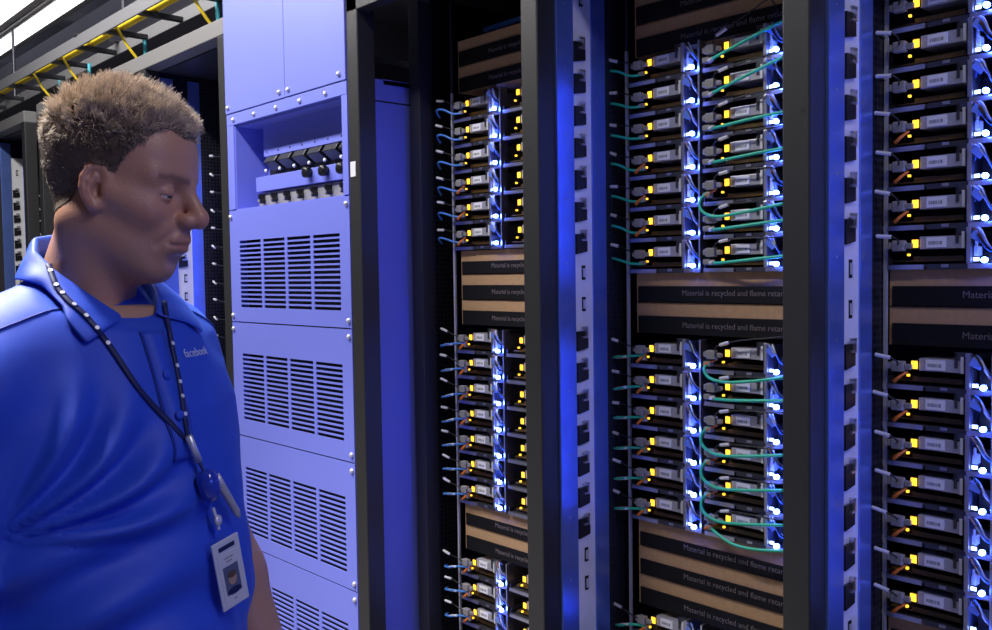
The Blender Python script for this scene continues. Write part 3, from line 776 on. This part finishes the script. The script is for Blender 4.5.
# hair region on the head
X, Z = HV[:, 0], HV[:, 2]
line = np.interp(X, [-0.11, -0.085, -0.055, -0.03, -0.012, 0.010, 0.022, 0.032, 0.046, 0.064, 0.09], [-0.055, -0.062, -0.052, -0.030, 0.004, 0.012, 0.012, 0.036, 0.056, 0.066, 0.072])
line = np.where((X > 0.03) & (ax > 0.02), line+0.012*np.exp(-((ax-0.040)/0.014)**2), line)
hm = np.clip((Z-line)/0.016, 0, 1)*(ax < 0.079)
hm = np.where((X > -0.022) & (X < 0.026) & (ax > 0.0725) & (Z < 0.022), 0, hm)
sel = np.where(hm > 0.15)[0]
rg = np.random.RandomState(3)
NS = 24000
pick = rg.choice(sel, NS, p=hm[sel]/hm[sel].sum())
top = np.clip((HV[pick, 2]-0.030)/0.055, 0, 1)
rootp = HV[pick]+rg.normal(0, 0.0009, (NS, 3))-HN[pick]*0.001
nrm = HN[pick]
flow = np.stack([0.50-0.35*np.clip((HV[pick, 0]-0.02)/0.05, 0, 1), 0.0*top, -0.25+0.6*top], 1)
cid = np.floor(HV[pick]/0.0085+rg.normal(0, 0.12, (NS, 3))).astype(int)
hsh = (cid[:, 0]*73+cid[:, 1]*179+cid[:, 2]*283) % 997
tab = np.random.RandomState(9).normal(0, 1, (997, 3)); clump = tab[hsh]*0.30
d1 = nrm*(0.40+0.45*top)[:, None]+flow*0.62+clump+rg.normal(0, 0.10, (NS, 3))
d1 /= np.linalg.norm(d1, axis=1)[:, None]
d2 = d1+flow*0.5+clump*0.8-nrm*0.15+rg.normal(0, 0.15, (NS, 3)); d2 /= np.linalg.norm(d2, axis=1)[:, None]
edge = np.clip(hm[pick], 0.3, 1)
ln = (0.0045+0.0165*top-0.003*np.clip((HV[pick, 0]-0.03)/0.04, 0, 1))*rg.uniform(0.6, 1.15, NS)*edge
wd = 0.00045+0.00025*top
P0, P1, P2 = rootp, rootp+d1*(ln*0.55)[:, None], rootp+d1*(ln*0.55)[:, None]+d2*(ln*0.5)[:, None]
sd = np.cross(d1, rg.normal(0, 1, (NS, 3))); sd /= np.linalg.norm(sd, axis=1)[:, None]; sd2 = np.cross(d1, sd)
rings = []
for Pp, w in ((P0, 1.0), (P1, 0.85), (P2, 0.2)):
    for a in range(3):
        an = 2*PI*a/3; rings.append(Pp+(sd*math.cos(an)+sd2*math.sin(an))*(wd*w)[:, None])
R9 = np.stack(rings, 1).reshape(-1, 3)
bi = (np.arange(NS)*9)[:, None]
fq = []
for lv in (0, 3):
    for a in range(3):
        b = (a+1) % 3; fq.append(np.concatenate([bi+lv+a, bi+lv+b, bi+lv+3+b, bi+lv+3+a], 1))
R9F = np.concatenate(fq)
def to_torso(V): 
    A = np.array(HL); return V@A[:3, :3].T+A[:3, 3]
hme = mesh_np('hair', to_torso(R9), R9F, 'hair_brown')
hc = np.array([0.15, 0.105, 0.075])+(np.array([0.72, 0.58, 0.44])-np.array([0.15, 0.105, 0.075]))*np.clip(top*1.15, 0, 1)[:, None]**0.8  # sides darker for the short cut, with their shadow put into the colour
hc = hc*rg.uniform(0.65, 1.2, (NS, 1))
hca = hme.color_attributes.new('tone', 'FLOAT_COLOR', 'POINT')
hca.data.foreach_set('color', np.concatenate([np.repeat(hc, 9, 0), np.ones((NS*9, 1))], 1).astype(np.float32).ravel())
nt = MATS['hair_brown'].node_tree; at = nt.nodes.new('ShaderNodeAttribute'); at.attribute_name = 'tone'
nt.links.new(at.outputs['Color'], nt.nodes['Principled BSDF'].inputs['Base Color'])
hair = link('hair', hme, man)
hair['kind'] = 'stuff'
# close-cropped undercoat that carries the strands
keep = (hm[HF] > 0.25).all(1); used = np.unique(HF[keep]); remap = np.full(len(HV), -1); remap[used] = np.arange(len(used))
SV = HV[used]+HN[used]*(0.0012+0.0035*np.clip((HV[used, 2]-0.02)/0.05, 0, 1)*np.clip(hm[used]-0.3, 0, 1))[:, None]
link('hair_undercoat', mesh_np('hair_undercoat', to_torso(SV), remap[HF[keep]], 'scalp'), hair)
for sgn in (-1, 1):
    c = HL @ Vector((0.0640, sgn*0.031, 0.005)); fd = (HL.to_3x3() @ Vector((1, 0, -0.25))).normalized()
    ey = MB().lathe(c-fd*0.0118, fd, [(0.0118*(1-math.cos(a*PI/10)), 0.0118*math.sin(a*PI/10)+1e-5) for a in range(11)], 16).build('eye', 'eye_white', man, smooth=True)
    MB().lathe(c+fd*0.0098, fd, [(0, 0.0062), (0.0016, 0.0045), (0.0022, 0.001)], 14).build('iris', 'iris', ey, smooth=True)

# ---- body (torso frame, feet on the floor)
h = 0.007
lo, hi = (-0.20, -0.36, -0.005), (0.26, 0.36, 1.62)
p = grid(lo, hi, h); q = p.copy(); q[..., 1] = np.abs(q[..., 1]); z = p[..., 2]
ZT = [0.90, 1.00, 1.10, 1.20, 1.30, 1.40, 1.45, 1.49, 1.53, 1.56, 1.60, 1.64]
TB = [0.170, 0.175, 0.177, 0.179, 0.182, 0.184, 0.182, 0.170, 0.140, 0.105, 0.060, 0.052]
TF = [0.125, 0.138, 0.146, 0.148, 0.142, 0.130, 0.120, 0.105, 0.090, 0.080, 0.062, 0.052]
TK = [0.110, 0.100, 0.098, 0.100, 0.108, 0.114, 0.112, 0.102, 0.088, 0.074, 0.056, 0.050]
def torso(p, grow):
    z = p[..., 2]; b = np.interp(z, ZT, TB)+grow; a = np.where(p[..., 0] > 0, np.interp(z, ZT, TF), np.interp(z, ZT, TK))+grow
    k = np.sqrt((p[..., 0]/a)**2+(p[..., 1]/b)**2); return (k-1)*np.minimum(a, b)*0.9
ARMS = {-1: ((0.0, -0.168, 1.485), (-0.010, -0.250, 1.190), (0.075, -0.262, 0.960)),
        1: ((-0.055, 0.140, 1.475), (0.008, 0.212, 1.185), (0.090, 0.230, 0.960))}
b = np.maximum(torso(p, -0.014), np.maximum(0.93-z, z-1.57))
for sg, (SHO, ELB, WRI) in ARMS.items():
    b = smin(b, cap(p, SHO, ELB, 0.050, 0.042), 0.03)
    b = smin(b, cap(p, ELB, WRI, 0.042, 0.028), 0.02)
    HND = (WRI[0]+0.020, WRI[1], WRI[2]-0.085)
    b = smin(b, cap(p, WRI, HND, 0.024, 0.034), 0.015)
    for k, (oy, ln_) in enumerate(((-0.030, 0.068), (-0.011, 0.078), (0.009, 0.074), (0.028, 0.058))):
        k0 = (HND[0]-oy, HND[1], HND[2]-0.020)
        k1 = (k0[0]+0.004, k0[1]-sg*0.006, k0[2]-ln_*0.5); k2 = (k1[0]+0.002, k1[1]-sg*0.020, k1[2]-ln_*0.45)
        b = smin(b, cap(p, k0, k1, 0.0095, 0.0088), 0.003); b = smin(b, cap(p, k1, k2, 0.0088, 0.0078), 0.003)
    t0 = (HND[0]+0.016, HND[1]-sg*0.012, HND[2]+0.02); t1 = (t0[0]+0.028, t0[1]-sg*0.016, t0[2]-0.028); t2 = (t1[0]+0.010, t1[1]-sg*0.008, t1[2]-0.030)
    b = smin(b, cap(p, t0, t1, 0.013, 0.011), 0.006); b = smin(b, cap(p, t1, t2, 0.011, 0.009), 0.004)
leg = smin(cap(q, (0.0, 0.092, 0.92), (0.012, 0.098, 0.50), 0.085, 0.056), cap(q, (0.012, 0.098, 0.50), (-0.015, 0.102, 0.09), 0.056, 0.038), 0.03)
leg = smin(leg, cap(q, (-0.02, 0.105, 0.045), (0.15, 0.115, 0.030), 0.036, 0.028), 0.03)
b = smin(b, leg, 0.03)
BV, BF = nets(b, lo, h); BV = smoothv(BV, BF, 2)
btone = np.tile(np.array([[0.48, 0.265, 0.175]]), (len(BV), 1))
allV = np.concatenate([to_torso(HV), BV]); allF = np.concatenate([HF, BF+len(HV)])
me = mesh_np('body', allV, allF, 'skin')
ca = me.color_attributes.new('tone', 'FLOAT_COLOR', 'POINT')
ca.data.foreach_set('color', np.concatenate([np.concatenate([tone, btone]), np.ones((len(allV), 1))], 1).astype(np.float32).ravel())
body = link('body', me, man)

# ---- polo shirt
h = 0.0050
lo, hi = (-0.19, -0.34, 0.90), (0.22, 0.34, 1.66)
p = grid(lo, hi, h); q = p.copy(); q[..., 1] = np.abs(q[..., 1]); z = p[..., 2]
s = torso(p, 0.006)
s = smin(s, cap(q, (-0.020, 0.03, 1.562), (-0.012, 0.125, 1.515), 0.042, 0.050), 0.04)
for sg, hz, rs in ((-1, 1.235, 0.067), (1, 1.375, 0.058)):
    S_, E_, _ = ARMS[sg]
    s = smin(s, cap(p, (S_[0]*0.6-0.006, sg*0.115, 1.508), (S_[0], S_[1], S_[2]-0.004), 0.060, rs), 0.05)
    arm_ = cap(p, (S_[0], S_[1], S_[2]-0.008), E_, rs, rs-0.004)
    s = smin(s, np.maximum(arm_, -((z-hz)*0.97-(sg*p[..., 1]-0.19)*0.2)), 0.022)
s = np.maximum(s, 0.93-z)
s = np.maximum(s, (z-(1.597-0.62*p[..., 0]))*0.85)
s = np.maximum(s, -cap(p, (-0.03, 0, 1.60), (-0.02, 0, 1.75), 0.058, 0.06))
SVv, SF = nets(s, lo, h); SVv = smoothv(SVv, SF, 2); SN = vnormals(SVv, SF)
# cloth folds: pulls fanning out of the near armpit, drapes lower down
x_, y_, z_ = SVv.T
front = np.clip(x_/0.05, 0, 1)
ry, rz = y_+0.185, z_-1.335
rr = np.hypot(ry, rz); th = np.arctan2(rz, ry)
disp = 0.0150*np.sin(th*18+1.5*np.sin(rr*18))*np.exp(-((rr-0.11)/0.07)**2)*np.clip((th+0.25)/0.3, 0, 1)*np.clip((1.25-th)/0.3, 0, 1)*front
disp += 0.0120*np.sin((z_-0.35*y_)*75+2.2*np.sin(y_*14)+1.2*np.sin(x_*20))*np.clip((1.36-z_)/0.06, 0, 1)*np.clip((0.05-y_)/0.12, 0.12, 1)*front
disp += 0.0045*np.sin((z_+0.8*y_)*38+1.0)*np.clip((1.33-z_)/0.08, 0, 1)*front
disp += 0.0050*np.sin((z_*0.55-y_*0.8)*70+2)*np.exp(-((z_-1.43)/0.06)**2)*np.clip((-0.02-y_)/0.05, 0, 1)*front
disp += 0.0025*np.sin(y_*55+z_*16)*np.clip((1.46-z_)/0.1, 0, 1)*np.clip((y_-0.03)/0.06, 0, 1)*front
SVv = SVv+SN*disp[:, None]
shirt = link('polo_shirt', mesh_np('polo_shirt', SVv, SF, 'shirt_blue'), man)
bvh = BVHTree.FromPolygons([tuple(v) for v in SVv], [tuple(f) for f in SF])
def snap(P, off):
    c, n, i, d = bvh.find_nearest(Vector(P)); return c+n*off
def hit_px(px, py, off=0.003):
    o = loc(CAM); d = (TMi.to_3x3() @ ray(px, py)).normalized()
    c, n, i, dd = bvh.ray_cast(o, d)
    return (c+n*off, n) if c is not None else (None, None)
def hit_front(y, z, off):
    c, n, i, dd = bvh.ray_cast(Vector((1, y, z)), Vector((-1, 0, 0)))
    return c+n*off
def clear(P, off):
    c, n, i, d = bvh.find_nearest(Vector(P)); P = Vector(P)
    return P if (P-c).dot(n) > off else c+n*off
# collar: stand rising round the neck, then folded down over the shirt
def collar():
    K = [0, 35, 70, 100, 125, 143, 156]
    bot = [(-0.050, 0, 1.612), (-0.044, .038, 1.604), (-0.020, .062, 1.588), (0.016, .066, 1.564), (0.046, .052, 1.545), (0.062, .036, 1.532), (0.072, .022, 1.520)]
    top = [(-0.054, 0, 1.654), (-0.047, .040, 1.648), (-0.022, .061, 1.632), (0.014, .063, 1.608), (0.044, .050, 1.584), (0.060, .037, 1.568), (0.068, .026, 1.558)]
    edg = [(-0.066, 0, 1.610), (-0.058, .048, 1.604), (-0.032, .074, 1.590), (0.004, .084, 1.570), (0.028, .088, 1.550), (0.045, .088, 1.533), (0.060, .082, 1.517)]
    rows = [[], [], [], [], [], []]
    N = 40
    for i in range(-N, N+1):
        a = abs(i)/N*156; sg = 1 if i >= 0 else -1
        f = lambda T: Vector([np.interp(a, K, [t[c] for t in T])*(sg if c == 1 else 1) for c in range(3)])
        B, T, E = f(bot), f(top), clear(f(edg), 0.0055)
        out = Vector((T.x+0.02, T.y, 0)).normalized()
        rows[0].append(B); rows[1].append(T-out*0.002); rows[2].append(T+Vector((0, 0, 0.003))+out*0.002)
        rows[3].append(T+out*0.007-Vector((0, 0, 0.004)))
        Mid = clear((T+E)/2+out*0.006+Vector((0, 0, 0.002)), 0.007)
        rows[4].append(Mid); rows[5].append(E)
    V = [tuple(v) for r in rows for v in r]; n = 2*N+1
    F = [(r*n+i, r*n+i+1, (r+1)*n+i+1, (r+1)*n+i) for r in range(5) for i in range(n-1)]
    me = bpy.data.meshes.new('collar'); me.from_pydata(V, [], F); me.materials.append(MATS['shirt_blue'])
    me.polygons.foreach_set('use_smooth', [True]*len(me.polygons))
    o = link('collar', me, shirt); so = o.modifiers.new('s', 'SOLIDIFY'); so.thickness = 0.0026; so.offset = 0
    su = o.modifiers.new('u', 'SUBSURF'); su.levels = 1; su.render_levels = 1
    return o
COLLAR = collar()
def strip(name, pts_l, pts_r, m, thick, parent):
    V = []; 
    for a, b in zip(pts_l, pts_r): V += [tuple(a), tuple(b)]
    F = [(2*i, 2*i+1, 2*i+3, 2*i+2) for i in range(len(pts_l)-1)]
    me = bpy.data.meshes.new(name); me.from_pydata(V, [], F); me.materials.append(MATS[m]); me.polygons.foreach_set('use_smooth', [True]*len(F))
    o = link(name, me, parent); so = o.modifiers.new('s', 'SOLIDIFY'); so.thickness = thick; so.offset = 0
    return o
zz = [1.540-0.006*i for i in range(25)]
strip('placket', [hit_front(-0.018, z, 0.0014) for z in zz], [hit_front(0.012, z, 0.0014) for z in zz], 'shirt_blue', 0.002, shirt)
for yy, nm in ((-0.0195, 'placket_seam'), (0.0135, 'placket_seam')):
    MB().tube([hit_front(yy, z, 0.001) for z in zz], 0.0012, 5).build(nm, 'shirt_seam', shirt, smooth=True)
for z in (1.490, 1.445):
    c = hit_front(-0.003, z, 0.003); MB().lathe(c, (1, 0, 0.1), [(0, 0.0055), (0.002, 0.0055), (0.0025, 0.003)], 12).build('button', 'shirt_blue', shirt, smooth=True)
# shoulder seams
for sg in (-1, 1):
    pts = []
    for t in range(13):
        u = t/12; pts.append(snap((0.050-0.020*u, sg*(0.085+0.115*u), 1.575-0.05*u), 0.0006))
    MB().tube(pts, 0.0012, 5).build('shoulder_seam', 'shirt_seam', shirt, smooth=True)
# chest lettering
tm = text_mesh('facebook', 0.0165, 0.0002)
c0, n0 = hit_px(184.5, 358, 0)
if c0 is not None:
    for v in tm.vertices:
        P = hit_front(c0.y+v.co.x*0.86, c0.z+v.co.y*0.86, 0.0012+v.co.z); v.co = P
    tm.materials.clear(); tm.materials.append(MATS['shirt_print'])
    link('chest_lettering', tm, shirt)

# ---- trousers and shoes
h = 0.012
lo, hi = (-0.20, -0.28, 0.04), (0.22, 0.28, 1.02)
p = grid(lo, hi, h); q = p.copy(); q[..., 1] = np.abs(q[..., 1]); z = p[..., 2]
t = np.maximum(torso(p, -0.004), 0.90-z)
t = smin(t, smin(cap(q, (0.0, 0.092, 0.90), (0.012, 0.098, 0.50), 0.098, 0.074), cap(q, (0.012, 0.098, 0.50), (-0.012, 0.102, 0.05), 0.074, 0.062), 0.03), 0.03)
t = np.maximum(t, np.maximum(z-1.0, 0.07-z))
TV, TFc = nets(t, lo, h); TV = smoothv(TV, TFc, 1)
link('trousers', mesh_np('trousers', TV, TFc, 'trouser'), man)
for sg in (-1, 1):
    lo, hi = (-0.09, -0.07, -0.01), (0.24, 0.07, 0.13); p = grid(lo, hi, 0.008)
    f = smin(cap(p, (-0.025, 0, 0.05), (0.15, 0.008, 0.036), 0.052, 0.044), cap(p, (-0.02, 0, 0.09), (-0.015, 0, 0.11), 0.052), 0.03)
    f = np.maximum(f, np.maximum(0.002-p[..., 2], p[..., 2]-0.115))
    V_, F_ = nets(f, lo, 0.008); V_ = smoothv(V_, F_, 1); V_[:, 1] += sg*0.106
    link('shoe', mesh_np('shoe', V_, F_, 'shoe_black'), man)

# ---- lanyard with badge, hung round the neck
ly = thing('lanyard', 'navy lanyard with white dots and clear photo badge hanging on the man', 'lanyard', ROOT, math.atan2(TD.y, TD.x))
dg = bpy.context.evaluated_depsgraph_get()
cm = bpy.data.meshes.new_from_object(COLLAR.evaluated_get(dg))
cv = [tuple(v) for v in SVv]+[tuple(v.co) for v in cm.vertices]
cf = [tuple(f) for f in SF]+[tuple(i+len(SVv) for i in q_.vertices) for q_ in cm.polygons]
bpy.data.meshes.remove(cm)
bvh = BVHTree.FromPolygons(cv, cf)
def px_path(pts, off):
    pts = catmull([Vector((x, y, 0)) for x, y in pts], 8); out = []
    for v in pts:
        c, n = hit_px(v.x, v.y, off)
        if c is not None: out.append((c, n))
    return out
def ribbon(name, path, w, m, parent):
    L, R = [], []
    for i, (c, n) in enumerate(path):
        t = (path[min(i+1, len(path)-1)][0]-path[max(i-1, 0)][0]).normalized(); sdv = t.cross(n).normalized()
        L.append(c-sdv*w/2); R.append(c+sdv*w/2)
    return strip(name, L, R, m, 0.0016, parent)
near = px_path([(47, 258), (54, 282), (66, 299), (88, 320), (110, 348), (140, 392), (170, 424), (186, 442)], 0.0022)
far = px_path([(163, 303), (169, 340), (176, 375), (181, 405), (186, 442)], 0.0035)
st1 = ribbon('strap', near, 0.0062, 'strap_navy', ly); st2 = ribbon('strap', far, 0.0056, 'strap_navy', ly)
def dots(path, fr, par):
    for u in fr:
        c, n = path[int(u*(len(path)-1))]
        t = (path[min(int(u*(len(path)-1))+1, len(path)-1)][0]-path[int(u*(len(path)-1))][0])
        MB().lathe(c+n*0.001, n, [(0, 0.0026), (0.0008, 0.0026)], 8).build('white_dot', 'strap_dot', par)
dots(near, (0.10, 0.18, 0.26, 0.34, 0.42, 0.49, 0.56), st1); dots(far, (0.3, 0.45, 0.58, 0.70, 0.84), st2)
def at_px(x, y, off): 
    c, n = hit_px(x, y, off); return c, n
def bar(name, a, b, w, t, m, parent, lathe=None):
    pass
VD = (TMi.to_3x3() @ (CAM-TM @ at_px(205, 500, 0)[0])).normalized()
def frame_at(c, n, down):
    """columns: across, up, out"""
    out = (n*0.7+VD*0.3).normalized(); up = (-down-out*(-down).dot(out)).normalized(); ac = up.cross(out)
    M = Matrix((ac, up, out)).transposed().to_4x4(); M.translation = c; return M
a, na = at_px(181, 437, 0.010); b_, nb = at_px(193, 462, 0.010)
MB().tube([a, b_], 0.0042, 8).build('buckle', 'bright_steel', ly, smooth=True)
c, n = at_px(200, 487, 0.012); dn = (at_px(204, 505, 0.012)[0]-at_px(196, 470, 0.012)[0]).normalized()
Mr = frame_at(c, n, dn)
MB().lathe(c-dn*0.019, dn, [(0, 0.004), (0.003, 0.010), (0.010, 0.0125), (0.026, 0.0125), (0.033, 0.009), (0.038, 0.003)], 14).build('badge_reel', 'reel_blue', ly, smooth=True)
MB().tube([at_px(191, 458, 0.01)[0], at_px(196, 472, 0.012)[0]], 0.002, 6).build('reel_cord', 'strap_navy', ly)
MB().tube([at_px(204, 506, 0.012)[0], at_px(207, 518, 0.014)[0], at_px(211, 531, 0.012)[0]], 0.0022, 6).build('clip_strap', 'badge_clear', ly)
MB().lathe(at_px(208, 521, 0.013)[0], n, [(0, 0.006), (0.004, 0.006), (0.005, 0.003)], 12).build('clip_snap', 'bright_steel', ly, smooth=True)
pen = tag(MB().tube([TM @ at_px(205, 477, 0.016)[0], TM @ at_px(209, 486, 0.016)[0], TM @ at_px(224, 512, 0.016)[0], TM @ at_px(227, 518, 0.016)[0]], [0.0042, 0.0050, 0.0048, 0.0020], 10).build('pen', 'card_silver', smooth=True),
    'silver grey pen clipped to the lanyard above the photo badge', 'pen')
pc, pn = at_px(219, 568, 0.016)
dn = (at_px(222, 595, 0.016)[0]-at_px(214, 540, 0.016)[0]).normalized()
Mb = frame_at(pc, pn, dn)
hb = MB().box(-0.0190, 0.0190, -0.043, 0.043, -0.0015, 0.0015, Mb).build('badge_holder', 'badge_clear', ly, bevel=0.0012)
MB().box(-0.0145, 0.0145, -0.040, 0.026, 0.0016, 0.0020, Mb).build('badge_card', 'badge_card', hb)
MB().box(-0.011, 0.011, 0.031, 0.036, 0.0016, 0.0024, Mb).build('holder_slot', 'strap_navy', hb)
MB().box(-0.0105, 0.0105, -0.026, 0.010, 0.0021, 0.0024, Mb).build('badge_photo', 'photo_back', hb)
def disc(cx, cy, rx, ry, z0, z1, M, n=20):
    m = MB(); k = len(m.v)
    V = [tuple(M @ Vector((cx+rx*math.cos(2*PI*i/n), cy+ry*math.sin(2*PI*i/n), zz_))) for zz_ in (z0, z1) for i in range(n)]
    m.v += V; m.f += [tuple(range(n-1, -1, -1)), tuple(range(n, 2*n))]+[(i, (i+1) % n, n+(i+1) % n, n+i) for i in range(n)]; return m
disc(0, -0.007, 0.0058, 0.0082, 0.0025, 0.0028, Mb).build('portrait_face', 'photo_face', hb)
disc(0, -0.0015, 0.0060, 0.0042, 0.0029, 0.0031, Mb).build('portrait_hair', 'scalp', hb)
disc(0, -0.0225, 0.0095, 0.0045, 0.0025, 0.0027, Mb).build('portrait_shoulders', 'strap_navy', hb)
for k, (w_, yy) in enumerate(((0.012, 0.020), (0.008, 0.0155), (0.004, -0.033))):
    MB().box(-w_/2, w_/2, yy-0.0008, yy+0.0008, 0.0021, 0.0023, Mb).build('print_line', 'grey_plastic', hb)


# ------------------------------------------------------------------ light
def area(name, loc, size, sy, power, col, rot=(0, 0, 0), spread=None):
    l = bpy.data.lights.new(name, 'AREA'); l.shape = 'RECTANGLE'; l.size = size; l.size_y = sy; l.energy = power; l.color = col
    if spread: l.spread = spread
    o = bpy.data.objects.new(name, l); COL.objects.link(o); o.location = loc; o.rotation_euler = rot; return o
area('aisle_lamp_far', (-3.0, 0.45, 3.25), 2.8, 0.14, 105, (1.0, 0.97, 0.96), (0, 0, 0))
area('aisle_lamp_near', (0.9, 0.75, 2.95), 2.0, 0.14, 22, (0.9, 0.88, 1.0), (0, 0, 0))
area('aisle_lamp_rear', (-1.9, 0.05, 2.95), 0.9, 0.16, 46, (1.0, 0.95, 0.90), (0, 0, 0), math.radians(85))
area('added_ceiling_fill', (-6.0, 1.55, 3.09), 5.5, 0.2, 11, (0.85, 0.88, 1.0), (PI, 0, 0))  # added upward fill that brightens the ceiling, not part of the fixtures
area('added_blue_fill', (1.3, 0.9, 1.6), 0.4, 1.2, 8, (0.10, 0.16, 1.0), (0, math.radians(80), 0))  # unseen fill added for blue glow on the man and rack sides
w = bpy.data.worlds.new('world'); SC.world = w; w.use_nodes = True
w.node_tree.nodes['Background'].inputs[0].default_value = (0.05, 0.06, 0.16, 1); w.node_tree.nodes['Background'].inputs[1].default_value = 0.2

SC.view_settings.view_transform = 'Standard'; SC.view_settings.look = 'None'
SC.view_settings.gamma = 1; SC.view_settings.exposure = 0; SC.view_settings.use_curve_mapping = False
